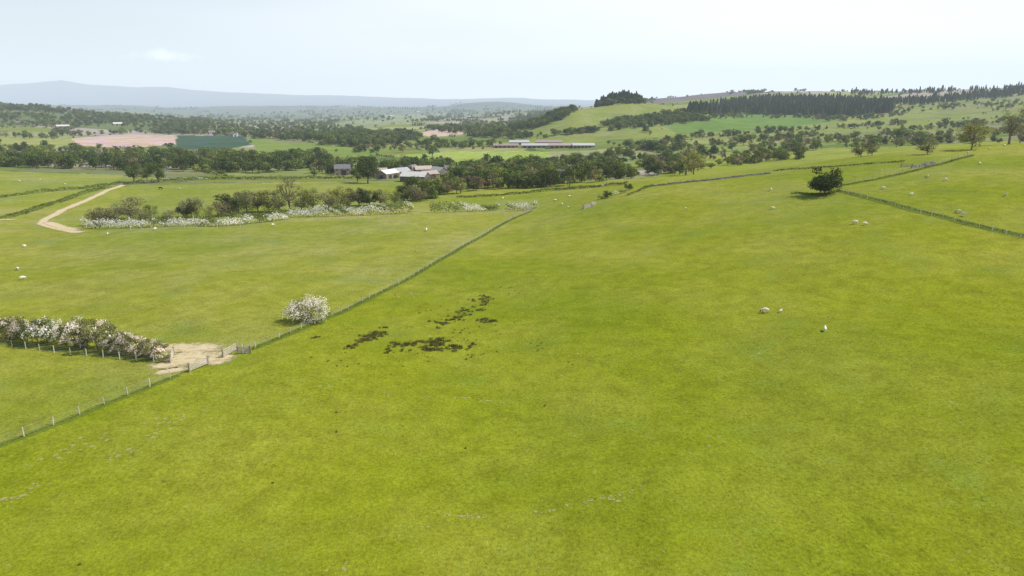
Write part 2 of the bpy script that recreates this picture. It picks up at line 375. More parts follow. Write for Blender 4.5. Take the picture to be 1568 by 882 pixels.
def scatter(name,pts,idx,scl,ng):
    n=len(pts)
    if n==0: return
    me=bpy.data.meshes.new(name); me.vertices.add(n); me.vertices.foreach_set('co',np.asarray(pts,np.float32).ravel())
    me.attributes.new('idx','INT','POINT').data.foreach_set('value',np.asarray(idx,np.int32))
    me.attributes.new('rot','FLOAT','POINT').data.foreach_set('value',rng.uniform(0,6.28,n).astype(np.float32))
    s=np.asarray(scl)[:,None]*rng.uniform(.82,1.2,(n,3)); me.attributes.new('scl','FLOAT_VECTOR','POINT').data.foreach_set('vector',s.astype(np.float32).ravel())
    o=addobj(name,me); md=o.modifiers.new('scatter','NODES'); md.node_group=ng; return o
WB=[.20,.24,.19,.15,.15,.07]
nofield=[f[0] for f in fields]
def region(name,poly,n,w=WB,s=(.7,1.15),ng=gb,k=6,ymin=35):
    us=[p[0] for p in poly];vs=[p[1] for p in poly];pts=[]
    for _ in range(n*6):
        if len(pts)>=n: break
        u,v=random.uniform(min(us),max(us)),random.uniform(min(vs),max(vs))
        if not inpoly(np.array(u),np.array(v),poly): continue
        p=pick(u,v,ymin)
        if p: pts.append((p.x,p.y,p.z-.2))
    n=len(pts); scatter(name,pts,rng.choice(k,n,p=w),rng.uniform(*s,n),ng)
def belt(name,px,n,jit=4,w=WB,s=(.7,1.1),ng=gb,k=6,ymin=35,wj=4,clump=True):
    P_=resample([tuple(map(float,p)) for p in px],3); pts=[]; L=len(P_)-1
    cen=rng.uniform(0,L,max(3,n//7))
    for i in range(n):
        f=(cen[i%len(cen)]+rng.normal(0,L/len(cen)*.45)) if clump and rng.random()<.75 else rng.uniform(0,L)
        f=min(max(f,0),L-.001)
        q=P_[int(f)]*(1-f%1)+P_[int(f)+1]*(f%1)
        p=pick(q[0],q[1]+rng.normal(0,jit*.35),ymin)
        if p:
            x,y=p.x+rng.normal(0,wj),p.y+rng.normal(0,wj); pts.append((x,y,float(height(x,y))-.2))
    n=len(pts); scatter(name,pts,rng.choice(k,n,p=w),rng.uniform(*s,n)*rng.choice([.6,1,1],n),ng)
DW=[.38,.3,.1,.10,.1,.02]; OW=[.10,.2,.22,.22,.14,.12]
region("valley_woodland",[(0,242),(150,243),(330,246),(500,244),(520,256),(400,266),(250,262),(60,258),(0,256)],260,DW,(.7,1.25))
region("farm_woodland",[(690,262),(760,252),(930,255),(945,275),(880,286),(760,290),(700,284)],280,WB,(.6,1.1))
region("streamside_trees",[(600,304),(640,288),(760,274),(775,288),(690,298),(640,310)],90,OW,(.45,.85))
region("farmyard_trees",[(480,260),(690,254),(690,262),(480,270)],75,WB,(.6,1.0))
belt("hedgerow_trees",[(930,275),(1000,268),(1060,262),(1140,250),(1240,240)],90,4,OW,(.6,1.0))
belt("hedgerow_trees",[(1000,255),(1100,236),(1240,218),(1400,212),(1568,205)],170,4,OW,(.6,1.1))
belt("hedgerow_trees",[(930,222),(1010,232),(1100,222),(1260,206)],160,4,WB,(.6,1))
belt("hedgerow_trees",[(900,250),(960,236),(1060,212),(1160,204),(1290,196),(1390,190)],210,3,WB,(.6,1))
belt("hedgerow_trees",[(780,212),(860,206),(930,200),(1000,192),(1090,182)],190,3,DW,(.7,1.1))
belt("hedgerow_trees",[(1330,214),(1420,196),(1568,188)],80,4,OW,(.7,1.1))
belt("hedgerow_trees",[(640,258),(720,262),(800,256),(900,246)],100,4,WB,(.5,.9))
belt("hedgerow_trees",[(960,244),(1080,246),(1200,232),(1320,222),(1480,214)],160,5,OW,(.5,.9))
region("village_woodland",[(230,196),(330,184),(480,188),(560,198),(560,212),(480,218),(330,208),(240,206)],700,DW,(.8,1.3))
region("valley_woodland",[(490,212),(560,205),(640,206),(640,216),(560,228),(490,222)],340,DW,(.8,1.25))
region("valley_woodland",[(640,198),(720,188),(790,186),(800,200),(760,214),(700,206)],380,DW,(.7,1.2))
belt("valley_woodland",[(0,232),(120,234),(260,238),(400,244),(470,240),(540,232),(640,226),(760,224)],300,6,WB,(.6,1.1))
belt("valley_woodland",[(0,208),(60,212),(200,202),(300,204),(420,206)],180,4,WB,(.7,1.2))
belt("hillside_trees",[(0,192),(80,190),(170,188),(260,190),(340,184)],330,8,DW,(.8,1.2))
belt("hillside_trees",[(0,178),(100,182),(200,184),(300,186)],330,6,DW,(.8,1.2))
belt("hillside_trees",[(0,166),(60,168),(150,176),(235,184)],520,6,DW,(.9,1.4),clump=False)
region("hillside_wood",[(785,185),(840,162),(878,152),(888,166),(860,184),(815,198),(782,197)],620,DW,(.75,1.15))
belt("distant_trees",[(420,190),(560,182),(700,176),(790,174)],260,8,DW,(1,1.5),wj=20)
belt("distant_trees",[(300,180),(440,180),(560,176),(700,172),(800,170)],260,10,DW,(1.2,2.2),wj=40)
CW=[.32,.28,.22,.18]
def wregion(name,xc,yc,rx,ry,n,w,ng,k,s,dome=0):
    a=rng.uniform(0,6.28,n);r=np.sqrt(rng.random(n)); x=xc+rx*r*np.cos(a);y=yc+ry*r*np.sin(a)
    scatter(name,np.stack([x,y,height(x,y)-.2],1),rng.choice(k,n,p=w),rng.uniform(*s,n)*(1+dome*(1-r*r)),ng)
wregion("hilltop_wood",.151*1520,1525,50,50,480,CW,gc,4,(.6,.9),.5)
wregion("hilltop_wood",.151*1520,1500,54,45,160,DW,gb,6,(.6,.9),.5)
region("conifer_plantation",[(1055,168),(1120,158),(1190,152),(1290,156),(1370,160),(1365,172),(1290,180),(1200,176),(1100,176),(1050,176)],1700,CW,(.7,1.3),gc,4)
region("conifer_plantation",[(920,190),(1050,172),(1060,184),(930,198)],220,DW,(.7,1.1),gb,6)
belt("plantation_edge_trees",[(1040,180),(1120,179),(1220,180),(1300,184),(1380,176)],210,4,WB,(.6,1.0))
belt("conifer_plantation",[(1370,158),(1440,154),(1500,148),(1568,142),(1640,138)],480,6,CW,(.6,1.05),gc,4,wj=14)
belt("conifer_plantation",[(1300,144),(1400,142),(1568,134),(1640,130)],300,4,CW,(.5,.95),gc,4,wj=12)
belt("hillside_trees",[(1090,166),(1200,160),(1400,166),(1568,160)],180,8,WB,(.6,1.0))
def bound(name,ethr,ymin_,ymax_,cap,sc,thr,w,growth=0):
    cand=np.argwhere((edge<ethr)&(YG>ymin_)&(YG<ymax_)&(np.abs(TG)<.95))
    bx=XG[cand[:,0],cand[:,1]];by=YG[cand[:,0],cand[:,1]];bz=Zg[cand[:,0],cand[:,1]]
    dens=np.clip((fbm(bx/110,by/110,77,3)+thr)*5,0.03,1)
    bu,bv=proj(bx,by,bz); ok=rng.random(len(bx))<dens
    for f in nofield: ok&=~inpoly(bu,bv,f)
    ok&=~((bu>780)&(by>700)&(by<1900)&(rng.random(len(bu))<.84))
    bx,by,bz=bx[ok],by[ok],bz[ok]
    if len(bx)>cap: s_=rng.choice(len(bx),cap,replace=False); bx,by,bz=bx[s_],by[s_],bz[s_]
    n=len(bx); g=1+growth*np.clip(by/6000,0,2)
    scatter(name,np.stack([bx,by,bz-.2],1),rng.choice(6,n,p=w),rng.uniform(*sc,n)*g,gb)
bound("hedgerow_trees",.006,560,2600,6000,(.45,1.0),.03,WB)
bound("hedgerow_trees",.010,2600,12000,4500,(.7,1.2),.05,DW,.6)
bound("field_hedge_bushes",.0035,520,3500,9000,(.2,.38),.25,[.1,.3,.15,.1,.35,0])
def tree(name,u,v,mesh,s=1.,rz=None):
    p=pick(u,v)
    if p: addobj(name,mesh,(p.x,p.y,p.z-.1),random.uniform(0,6.28) if rz is None else rz,s)
oak=make_tree("oak",13,6.5,11,24,2600,.62,(.075,.115,.028),.56,.4,.14,lobe=(.24,.42)); oak2=make_tree("oak2",12,6,12,22,2400,.6,(.10,.15,.03),.55,.4,.12,lobe=(.24,.42))
ash=make_tree("ash",12,5,13,22,900,.4,OL,.6,.38,.2,1,lobe=(.22,.38)); thorn=make_tree("thorn",5.5,3.4,14,18,2200,.32,(.065,.095,.026),.52,.42,.12,lobe=(.22,.42))
spr=make_tree("spring",9,4.8,15,20,1700,.45,(.23,.26,.07),.54,.42,.12,1,lobe=(.22,.4)); brn=make_tree("willow",7.5,4.6,16,20,1700,.36,(.20,.20,.10),.5,.45,.06,1,lobe=(.22,.4))
tree("oak_tree",205,279,oak,1.05);tree("oak_tree",243,279,oak2,1.15);tree("oak_tree",563,281,oak,1.35);tree("oak_tree",662,240,oak2,1.3);tree("oak_tree",225,277,oak2,.8);tree("oak_tree",548,279,oak2,.9)
tree("hawthorn_tree",1262,298,thorn,1.75,0);tree("hawthorn_tree",1256,297,thorn,1.1);tree("hawthorn_tree",1268,297,thorn,1.2)
tree("ash_tree",445,322,ash,1.25)
for u,v,m,s in [(158,344,brn,1.15),(145,345,brn,.8),(200,335,brn,1.45),(180,342,brn,1.0),(216,340,brn,.9),(232,335,spr,.7),(293,332,brn,1.3),(302,332,spr,.8),(284,333,thorn,1.2),(352,330,thorn,2.0),(366,328,brn,1.45),(378,326,spr,1.2),(395,325,brn,1.5),(412,325,spr,1.2),(428,325,brn,1.3),(462,322,brn,1.3),(480,322,spr,1.2),(500,322,brn,1.3),(518,320,spr,1.2),(535,318,brn,1.3),(550,316,thorn,2.0),(566,315,thorn,1.5),(582,314,brn,1.2),(605,314,spr,.8),(638,309,brn,1.35),(655,304,spr,.95),(680,298,brn,1.0),(705,296,spr,.9),(725,292,thorn,1.2),(340,332,brn,1.0),(320,334,spr,.6),(260,338,brn,.7)]:
    tree("willow_tree" if m is brn else ("hawthorn_tree" if m is thorn else "ash_tree"),u,v,m,s*.95)
for u,v,m,s in [(1487,229,spr,1.3),(1545,221,ash,1.4),(1562,219,ash,1.2),(1530,219,thorn,1.0),(1420,236,brn,1.0),(1372,226,ash,.9),(1318,240,brn,1.0),(1335,238,brn,.8),(1050,268,ash,1.3),(1062,267,spr,1.2),(1040,268,oak,.7),(1160,246,ash,1.3),(1225,242,brn,1.3),(930,303,thorn,.6),(963,291,thorn,.6)]:
    tree("ash_tree" if m is not thorn else "hawthorn_tree",u,v,m,s)
maybl=[make_tree("may_a",4.2,3.7,21,22,5600,.2,(.16,.20,.06),.48,.48,.05,0,.72,lobe=(.24,.42)),make_tree("may_b",4,2.6,22,16,3200,.2,(.16,.19,.065),.5,.48,.06,1,.58,lobe=(.24,.42)),make_tree("may_c",3.6,2.3,23,13,2500,.2,(.18,.21,.075),.5,.48,.06,1,.38,lobe=(.24,.42))]
tree("hawthorn_bush",472,493,maybl[0],1.12)
for u,v,i,s in [(8,518,2,1.1),(24,520,1,1.0),(42,523,2,.8),(58,525,2,1.0),(72,526,1,1.15),(116,530,1,1.2),(132,533,1,.85),(150,536,2,1.3),(166,538,2,.7),(182,540,1,.95),(200,542,1,.9),(216,545,1,.75),(232,548,2,.9),(246,549,1,.7),(-20,512,1,1.1),(-50,508,2,1.)]:
    tree("hawthorn_bush",u,v,maybl[i],(s,s,s*random.uniform(.85,1.2)))
# ---------------------------------------------------------------- hedges
def hedge(name,px,h,w,dens=26,ls=.34,gcol=(.10,.15,.035),bloom=.0,wp=None):
    c=resample(wp or wline(px),.5); n=int(len(c)*.5*dens); k=rng.integers(0,len(c),n); f=np.arange(len(c))*.5
    hv=h*(1+1.1*fbm(f/4,f*0,rng.integers(99),3)); wv=w*(1+.8*fbm(f/6,f*0+3,rng.integers(99),2))
    th=rng.uniform(0,np.pi,n); rr=rng.uniform(.35,1.08,n)**.5
    g=np.gradient(c,axis=0); g/=np.linalg.norm(g,axis=1,keepdims=True)+1e-9; nr=np.stack([-g[:,1],g[:,0]],1)
    lat=np.cos(th)*rr*wv[k]/2; up=(np.sin(th)*rr*.62+.38*rng.random(n))*hv[k]
    xy=c[k]+nr[k]*lat[:,None]+g[k]*rng.uniform(-.3,.3,n)[:,None]; z=height(xy[:,0],xy[:,1])+up
    Nn=np.stack([nr[k,0]*np.cos(th),nr[k,1]*np.cos(th),np.sin(th)],1)+rng.normal(0,.5,(n,3))
    clump=.6+.8*(vnoise(f/2.5,f*0,5))[k]
    cc=np.array(gcol)[None]*(clump*rng.uniform(.65,1.35,n))[:,None]
    if bloom:
        sd=int(rng.integers(99)); b=(.55*vnoise(f[k]/1.8+up,th*1.1,sd)+.45*vnoise(f[k]/9,f[k]*0,sd+1)<bloom)&(rng.random(n)<.95)&(up>.2*hv[k]); cc[b]=np.array((.84,.82,.74))*rng.uniform(.9,1.04,(b.sum(),1))
    G=Geo(); G.leaves(np.c_[xy,z],Nn,ls,cc,0)
    if h>.9:
        for i in range(0,len(c),5):
            x,y=c[i]; z0=float(height(x,y)); G.tube((x,y,z0-.1),(x+rng.normal(0,.2),y+rng.normal(0,.2),z0+h*.6),.05,.02,BR,0,3)
    return addobj(name,G.mesh(name,[mhedge]))
HB=(.11,.15,.04)
hedge("hawthorn_hedge",[(128,350),(200,349),(340,347),(400,341),(438,336)],3.6,3.4,75,.42,HB,.60)
hedge("hawthorn_hedge",[(442,333),(520,331),(580,329),(632,326)],4.2,3.6,75,.42,HB,.60)
hedge("hawthorn_hedge",[(660,326),(700,325),(762,322)],4.0,3.6,75,.42,HB,.46)
hedge("hawthorn_hedge",[(776,323),(800,322),(822,319)],3.2,3,60,.42,HB,.52)
hedge("scrub_hedge",[(150,343),(300,338),(430,330),(560,322),(620,318)],2.6,5,40,.5,(.16,.185,.06),.12)
hedge("field_hedge",[(0,303),(60,295),(130,289),(186,281)],1.8,2,36,.45,(.10,.15,.04),.1)
hedge("field_hedge",[(-60,340),(10,333),(60,318),(110,302),(165,287)],1.0,5.5,34,.5,(.14,.19,.04),0)
hedge("field_hedge",[(190,283),(330,275),(500,274),(620,273)],2.6,3,30,.6,(.10,.145,.04),.15)
hedge("field_hedge",[(700,303),(850,291),(960,282)],1.6,2,30,.5,(.10,.145,.04),.15)
hedge("field_hedge",[(1185,262),(1240,258),(1300,254),(1385,248)],.8,1.2,22,.4,(.13,.14,.06),0)
hedge("field_hedge",[(780,250),(860,246),(930,238)],2.6,3,30,.7,(.10,.14,.04),0)
hedge("field_hedge",[(960,300),(1000,285)],1.0,1.2,24,.4,(.14,.19,.04),.0)
hedge("field_hedge",[(915,306),(960,294)],1.8,1.4,30,.4,(.14,.18,.04),.2)
def verge(name,px,h,w,dens=40,colr=(.11,.165,.03),ls=.3):
    return hedge(name,px,h,w,dens,ls,colr,0)
bank1=[(1280,291),(1330,303),(1400,322),(1480,342),(1568,362),(1660,382)]
strip("rank_grass",bank1,4.6,mrough,.05); verge("rank_grass_bank",bank1,.4,1.6,26,(.13,.185,.035),.26)
bank2=[(1285,285),(1340,275),(1390,264),(1440,252),(1490,238)]
strip("rank_grass",bank2,3.4,mrough,.05); verge("rank_grass_bank",bank2,.35,1.3,22,(.13,.175,.04),.28)
verge("rank_grass_bank",[(1215,296),(1245,298),(1262,299),(1285,293)],.6,2.0,50,(.08,.11,.03),.28)
# ---------------------------------------------------------------- walls
def wall(name,px,h=1.1):
    c=resample(wline(px),.9); G=Geo()
    for i in range(len(c)-1):
        a,b=c[i],c[i+1]; m=(a+b)/2; L=np.linalg.norm(b-a); rz=math.atan2(b[1]-a[1],b[0]-a[0]); z=float(height(*m)); hh=h*rng.uniform(.75,1.08)
        for k in range(3):
            w=.62-.1*k; G.box((m[0],m[1],z-.08+hh*(k+.5)/3.3),(L*rng.uniform(.9,.995),w*rng.uniform(.94,1),hh/3.4),np.array((.33,.30,.25))*rng.uniform(.6,1.4),0,rz+rng.normal(0,.02))
        G.box((m[0],m[1],z-.06+hh*.97),(L*.6,.34,.16),np.array((.36,.34,.29))*rng.uniform(.7,1.3),0,rz+rng.normal(0,.1))
    return addobj(name,G.mesh(name,[mstone]))
wall("dry_stone_wall",[(985,287),(1040,281),(1100,275),(1180,266)],.85)
wall("dry_stone_wall",[(893,320),(912,313)],1.3)
wall("dry_stone_wall",[(1395,258),(1432,252)],1.2)
# ---------------------------------------------------------------- fences
GW=(.52,.48,.40)
def fence(name,px,sp_=2.7,h=1.15,wires=4,wp=None,r=.07):
    c=resample(wp or wline(px),sp_); G=Geo(); tops=[]
    for i,(x,y) in enumerate(c):
        z=float(height(x,y)); hh=h*(rng.uniform(.93,1.1) if i%12 else 1.25); rr=r*(1 if i%12 else 1.6); lean=rng.normal(0,.04,2)
        G.tube((x,y,z-.3),(x+lean[0],y+lean[1],z+hh),rr*1.1,rr*.95,np.array(GW)*rng.uniform(.7,1.3),0,6)
        t=(x+lean[0],y+lean[1],z+hh); G.leaves([t],[(0,0,1)],rr*2,np.array([GW]),0,1); tops.append((x,y,z))
    for k in range(wires):
        zz=.25+k*(h-.3)/(wires-1)
        for a,b in zip(tops[:-1],tops[1:]): G.tube((a[0],a[1],a[2]+zz),(b[0],b[1],b[2]+zz),.008,.008,(.35,.35,.34),0,3)
    return addobj(name,G.mesh(name,[mwood]))
fl=[(-120,725),(-40,697),(0,682),(60,660),(150,624),(240,588),(290,568)]
fr=[(372,541),(440,513),(520,480),(600,440),(680,395),(740,361),(790,333),(815,323)]
fence("post_and_wire_fence",fl); fence("post_and_wire_fence",fr)
strip("rank_grass",fl,1.7,mrough,.035); strip("rank_grass",fr,2.2,mrough,.04)
verge("rank_grass_verge",fl,.22,.5,36,(.15,.20,.03),.12); verge("rank_grass_verge",fr,.34,.75,34,(.13,.185,.03),.17)
fence("post_and_wire_fence",[(-60,520),(0,529),(80,540),(170,549),(262,557)]); strip("rank_grass",[(-60,516),(0,524),(80,534),(170,545),(262,554)],2.6,mrough,.04)
fence("post_and_wire_fence",[(200,352),(320,350),(440,341),(560,335),(640,330),(770,326)],3.5)
fence("post_and_wire_fence",[(1290,294),(1400,325),(1568,366),(1640,382)],3.2)
fence("post_and_wire_fence",[(1285,283),(1340,273),(1390,261),(1440,250),(1490,236)],3.2)
def gate(name,x,y,rz,L=3.6):
    e=bpy.data.objects.new(name,None); scene.collection.objects.link(e); e.location=(x,y,float(height(x,y))); e.rotation_euler=(0,0,rz)
    gc_=(.52,.47,.38)
    def part(nm,f):
        G=Geo(); f(G); addobj(nm,G.mesh(nm,[mwood]),parent=e)
    part("hinge_post",lambda G:G.box((-.16,0,.65),(.22,.22,1.5),(.33,.29,.22)))
    part("latch_post",lambda G:G.box((L+.16,0,.65),(.2,.2,1.4),(.33,.29,.22)))
    def rails(G):
        for k,z in enumerate((.22,.42,.63,.86,1.14)): G.box((L/2,0,z),(L-.1,.05,.10 if k<4 else .13),gc_)
    part("rails",rails)
    def st(G):
        G.box((.03,0,.68),(.09,.075,1.1),gc_);G.box((L-.03,0,.68),(.09,.075,1.1),gc_); G.tube((.1,.045,.22),(L*.5,.045,1.1),.04,.04,gc_,0,4);G.tube((L-.1,.045,.22),(L*.5,.045,1.1),.04,.04,gc_,0,4);G.box((L/2,.05,.66),(.08,.04,.95),gc_)
    part("stiles_and_braces",st)
p=pick(292,569);q=pick(315,560); gate("wooden_gate",p.x,p.y,math.atan2(q.y-p.y,q.x-p.x),3.0)
p=pick(343,547);q=pick(364,536); gate("wooden_gate",p.x,p.y,math.atan2(q.y-p.y,q.x-p.x),3.2)
p=pick(366,542); gate("wooden_gate",p.x,p.y,.1,1.6)
p=pick(262,555); gate("wooden_gate",p.x,p.y,1.9,3.2)
p=pick(802,324); gate("wooden_gate",p.x,p.y,.3,3.4)
p=pick(893,320); gate("wooden_gate",p.x,p.y,.5,3.4)
p=pick(1418,253); gate("wooden_gate",p.x,p.y,.2,3.4)
p=pick(1380,256); gate("wooden_gate",p.x,p.y,-.2,3.4)
# ---------------------------------------------------------------- soil, tracks
def ell(u,v,rx,ry,ro=0):
    p=pick(u,v); return (p.x,p.y,rx,ry,ro)
blobs("bare_soil",[ell(300,549,7,5,.3),ell(330,553,3.6,2.4),ell(272,556,5,2.6,.6),ell(262,568,3.6,1.5,.5),ell(300,533,7,3.6,0),ell(270,532,5,3,0),ell(340,548,2.8,2.4),ell(290,545,5,3.6,0),ell(250,560,3,2)],mdirt,.045)
strip("farm_track",[(190,283),(160,294),(130,308),(95,322),(68,337),(64,343),(85,349),(118,356),(140,354)],5.4,mdirt,.10)
strip("farm_track",[(-40,337),(0,337),(34,336)],5,mdirt,.10)
strip("farm_track",[(70,340),(100,350),(128,352)],6,mdirt,.11)
sm=[]
def trail(px,n,j=3,rs=(.18,.45)):
    for q in resample([tuple(map(float,p)) for p in px],1)[np.sort(rng.integers(0,int(sum(math.dist(px[i],px[i+1]) for i in range(len(px)-1)))-1,n))]:
        u,v=q[0]+rng.normal(0,j),q[1]+rng.normal(0,j*.6); r=rng.uniform(*rs)*1.0; sm.append(ell(u,v,r*1.3,r*.9,random.random()*3))
trail([(690,790),(760,793),(830,785),(900,768),(985,748)],46,1.8,(.10,.25)); trail([(650,805),(690,788)],6,3,(.1,.2))
trail([(0,775),(45,750),(70,745)],14,5,(.15,.4)); trail([(160,700),(215,690),(250,650)],16,8,(.15,.4)); trail([(90,690),(200,660),(330,620)],30,9,(.12,.35)); trail([(30,720),(130,680)],12,6,(.12,.35))
trail([(570,600),(690,610),(780,615)],26,4,(.10,.26)); trail([(690,430),(740,390),(780,370)],22,8,(.15,.4)); trail([(480,600),(500,590)],5,5,(.12,.3)); trail([(610,455),(640,450)],6,4)
trail([(930,760),(950,770)],6,5,(.12,.3)); trail([(510,875),(550,860)],6,6,(.1,.25)); trail([(260,425),(300,420)],10,7,(.3,.6)); trail([(1060,690),(1110,670)],10,6,(.1,.22)); trail([(850,600),(1300,420)],25,40,(.1,.3)); trail([(900,420),(1100,330)],18,20,(.15,.4))
trail([(200,500),(500,400)],18,30,(.15,.4))
blobs("bare_soil_patches",sm,mpatch,.03)
# ---------------------------------------------------------------- rushes + tufts
def blades(G,x,y,h,r,n,colr,wd=.035):
    a=rng.uniform(0,6.28,n); rr=r*np.sqrt(rng.random(n)); bx_=x+rr*np.cos(a);by_=y+rr*np.sin(a); z=height(bx_,by_)-.02
    hh=h*rng.uniform(.55,1.1,n); l=rng.normal(0,.3,(n,2))*hh[:,None]; t=rng.uniform(0,3.14,n); dx,dy=np.cos(t)*wd,np.sin(t)*wd
    V=np.stack([np.stack([bx_-dx,by_-dy,z],1),np.stack([bx_+dx,by_+dy,z],1),np.stack([bx_+l[:,0]+dx*.3,by_+l[:,1]+dy*.3,z+hh],1),np.stack([bx_+l[:,0]-dx*.3,by_+l[:,1]-dy*.3,z+hh],1)],1).reshape(-1,3)
    G.add(V,np.arange(4*n).reshape(n,4),np.repeat(np.array(colr)[None]*rng.uniform(.6,1.4,(n,1)),4,0))
G=Geo()
def rushes(px,n,j=2.,s=1.,sub=3):
    pr=resample([tuple(map(float,p)) for p in px],1)
    for i in rng.integers(0,len(pr),n):
        p=pick(pr[i][0]+rng.normal(0,j*1.6),pr[i][1]+rng.normal(0,j)); cc=np.array((.17,.165,.05))*rng.uniform(.75,1.35)
        for k in range(sub):
            blades(G,p.x+rng.normal(0,.5*s),p.y+rng.normal(0,.22*s),.38*s,.38*s*rng.uniform(.6,1.1),int(34*s),cc,.03)
rushes([(533,530),(560,520),(590,507)],19,2.2);rushes([(565,516),(595,503)],8,2,.8);rushes([(588,539),(606,527)],7,1.5,.8);rushes([(610,527),(650,527),(700,520)],20,2.5);rushes([(650,536),(690,530),(735,530)],19,3)
rushes([(660,500),(690,492),(725,482)],18,3,.85);rushes([(700,478),(735,470),(755,455)],17,3.5,.8);rushes([(715,455),(750,458)],9,3,.8);rushes([(735,490),(760,492)],10,2,.9);rushes([(660,535),(700,510)],9,4,.7)
rushes([(480,519),(490,517)],3,1,.7);rushes([(470,552),(560,562)],7,4,.6,1);rushes([(600,545),(780,500)],26,12,.5,1);rushes([(780,440),(830,470)],10,8,.5,1);rushes([(640,470),(700,500)],14,8,.5,1);rushes([(810,525),(870,560)],8,6,.5,1);rushes([(700,545),(760,540)],8,4,.6,1);rushes([(560,560),(760,480)],20,16,.4,1)
for u,v in [(834,622),(515,632),(605,452),(713,687),(515,662),(122,865),(418,740)]:
    p=pick(u,v); blades(G,p.x,p.y,.25,.13,20,(.11,.12,.04),.025)
addobj("soft_rush_clumps",G.mesh("soft_rush_clumps",[mblade]))
G=Geo(); n=15000
y_=rng.uniform(42,150,n)**1.0; x_=rng.uniform(-.95,.95,n)*y_*1.0; m=vnoise(x_/6,y_/6,8)+.5*vnoise(x_/25,y_/25,9)>.72; x_,y_=x_[m],y_[m]
k=8; X=np.repeat(x_,k)+rng.normal(0,.09,len(x_)*k);Y=np.repeat(y_,k)+rng.normal(0,.09,len(x_)*k); nn=len(X); Z=height(X,Y)-.01
hh=rng.uniform(.04,.11,nn); t=rng.uniform(0,3.14,nn); dx,dy=np.cos(t)*.022,np.sin(t)*.022; l=rng.normal(0,.06,(nn,2))
V=np.stack([np.stack([X-dx,Y-dy,Z],1),np.stack([X+dx,Y+dy,Z],1),np.stack([X+l[:,0],Y+l[:,1],Z+hh],1),np.stack([X+l[:,0]-dx*.3,Y+l[:,1],Z+hh],1)],1).reshape(-1,3)
G.add(V,np.arange(4*nn).reshape(nn,4),np.repeat(np.array((.22,.26,.03))[None]*np.repeat(rng.uniform(.7,1.35,(len(x_),1)),k,0),4,0))
addobj("grass_tussocks",G.mesh("grass_tussocks",[mblade]))
# ---------------------------------------------------------------- buildings
def building(name,u,v,rz,L,Wd,he,hr,roof,wallc,wins=0,doors=1,chim=0):
    p=pick(u,v); e=bpy.data.objects.new(name,None); scene.collection.objects.link(e); e.location=(p.x,p.y,p.z-.2); e.rotation_euler=(0,0,rz)
    def part(nm,f):
        G=Geo(); f(G); addobj(nm,G.mesh(nm,[mbuild]),parent=e)
    l,w=L/2,Wd/2
    G=Geo(); V=[(-l,-w,-1),(l,-w,-1),(l,w,-1),(-l,w,-1),(-l,-w,he),(l,-w,he),(l,w,he),(-l,w,he),(-l,0,hr),(l,0,hr),(-l,0,-1),(l,0,-1)]
    G.add(V,[[0,1,5,4],[2,3,7,6],[1,11,9,5],[11,2,6,9],[3,10,8,7],[10,0,4,8]],wallc); addobj("walls",G.mesh("walls",[mbuild]),parent=e)
    o_=.35;th_=.14; dz=(hr-he)/w*o_
    def rf(G):
        for s_ in(-1,1):
            a=[(-l-o_,s_*(w+o_),he-dz+.06),(l+o_,s_*(w+o_),he-dz+.06),(l+o_,0,hr+.06),(-l-o_,0,hr+.06)]
            V=a+[(x,y,z+th_) for x,y,z in a]; G.add(V,[[0,1,2,3],[4,7,6,5],[0,4,5,1],[2,6,7,3],[0,3,7,4],[1,5,6,2]],np.array(roof)*rng.uniform(.9,1.1))
    part("roof",rf)
    if wins:
        def wf(G):
            for k in range(wins):
                for s_ in(-1,1):
                    for z in ([1.4,he-1] if he>4 else [he*.55]): G.box((-l+(k+.5)*L/wins,s_*(w+.01),z),(1,.1,1.1),(.04,.045,.05))
        part("windows",wf)
    def df(G):
        for k in range(doors): G.box((-l+(k+.7)*L/doors/1.2,-w-.02,he*.38 if he>3.2 else 1),(min(4,L/doors*.5) if he>3.2 else 1,.12,he*.76 if he>3.2 else 2),(.05,.05,.05))
        G.box((-l-.02,0,he*.4),(.12,Wd*.35,he*.8),(.06,.055,.05))
    part("doors",df)
    if chim: part("chimneys",lambda G:[G.box((s_*(l-.6),0,hr+.5),(.8,.8,1.6),(.2,.17,.14)) for s_ in(-1,1)])
Wt=(.60,.59,.56);Gy=(.36,.37,.38);St=(.27,.23,.18);Sl=(.16,.16,.17)
building("farm_barn",594,273,1.1,15,9,4,6.4,Wt,(.25,.2,.16),0,2);building("farm_barn",636,278,-.25,17,11,4,6.6,Wt,(.12,.11,.10),0,2);building("farm_barn",657,274,.6,12,8,4,6,(.44,.36,.31),St,0,1)
building("farm_barn",614,270,.9,13,8,4.2,6.6,Gy,St,0,2);building("farm_barn",672,268,-.9,14,8,4,6.4,Gy,St,0,2);building("farm_barn",582,268,.45,11,7,3.6,5.6,(.40,.31,.26),St,0,1);building("farm_barn",648,266,.4,14,8,4,6.5,(.42,.35,.3),St,0,1);building("farm_barn",630,264,1.1,12,8,4,6.4,(.25,.22,.22),St,0,1);building("farm_barn",608,264,-.4,12,7,4,6,(.33,.33,.33),St,0,1);building("stone_cottage",688,266,.5,9,7,4.6,7,Sl,St,2,1,1)
building("stone_farmhouse",525,268,.2,12,8,5.5,8.5,Sl,(.36,.29,.22),3,1,1);building("stone_farmhouse",848,281,.15,12,8,5.5,8.5,Sl,St,3,1,1);building("stone_cottage",728,270,.3,10,7,5,7.5,Sl,St,3,1,1);building("stone_cottage",876,268,.6,10,7,5,7.5,Sl,(.3,.26,.2),3,1,1)
for u,L,rc in [(775,36,(.34,.27,.24)),(820,40,(.42,.42,.43)),(862,40,(.37,.30,.27)),(893,30,(.44,.43,.42))]:
    building("livestock_shed",u,226,random.uniform(-.05,.08),L,16,3.6,6.2,rc,(.32,.24,.18),0,5)
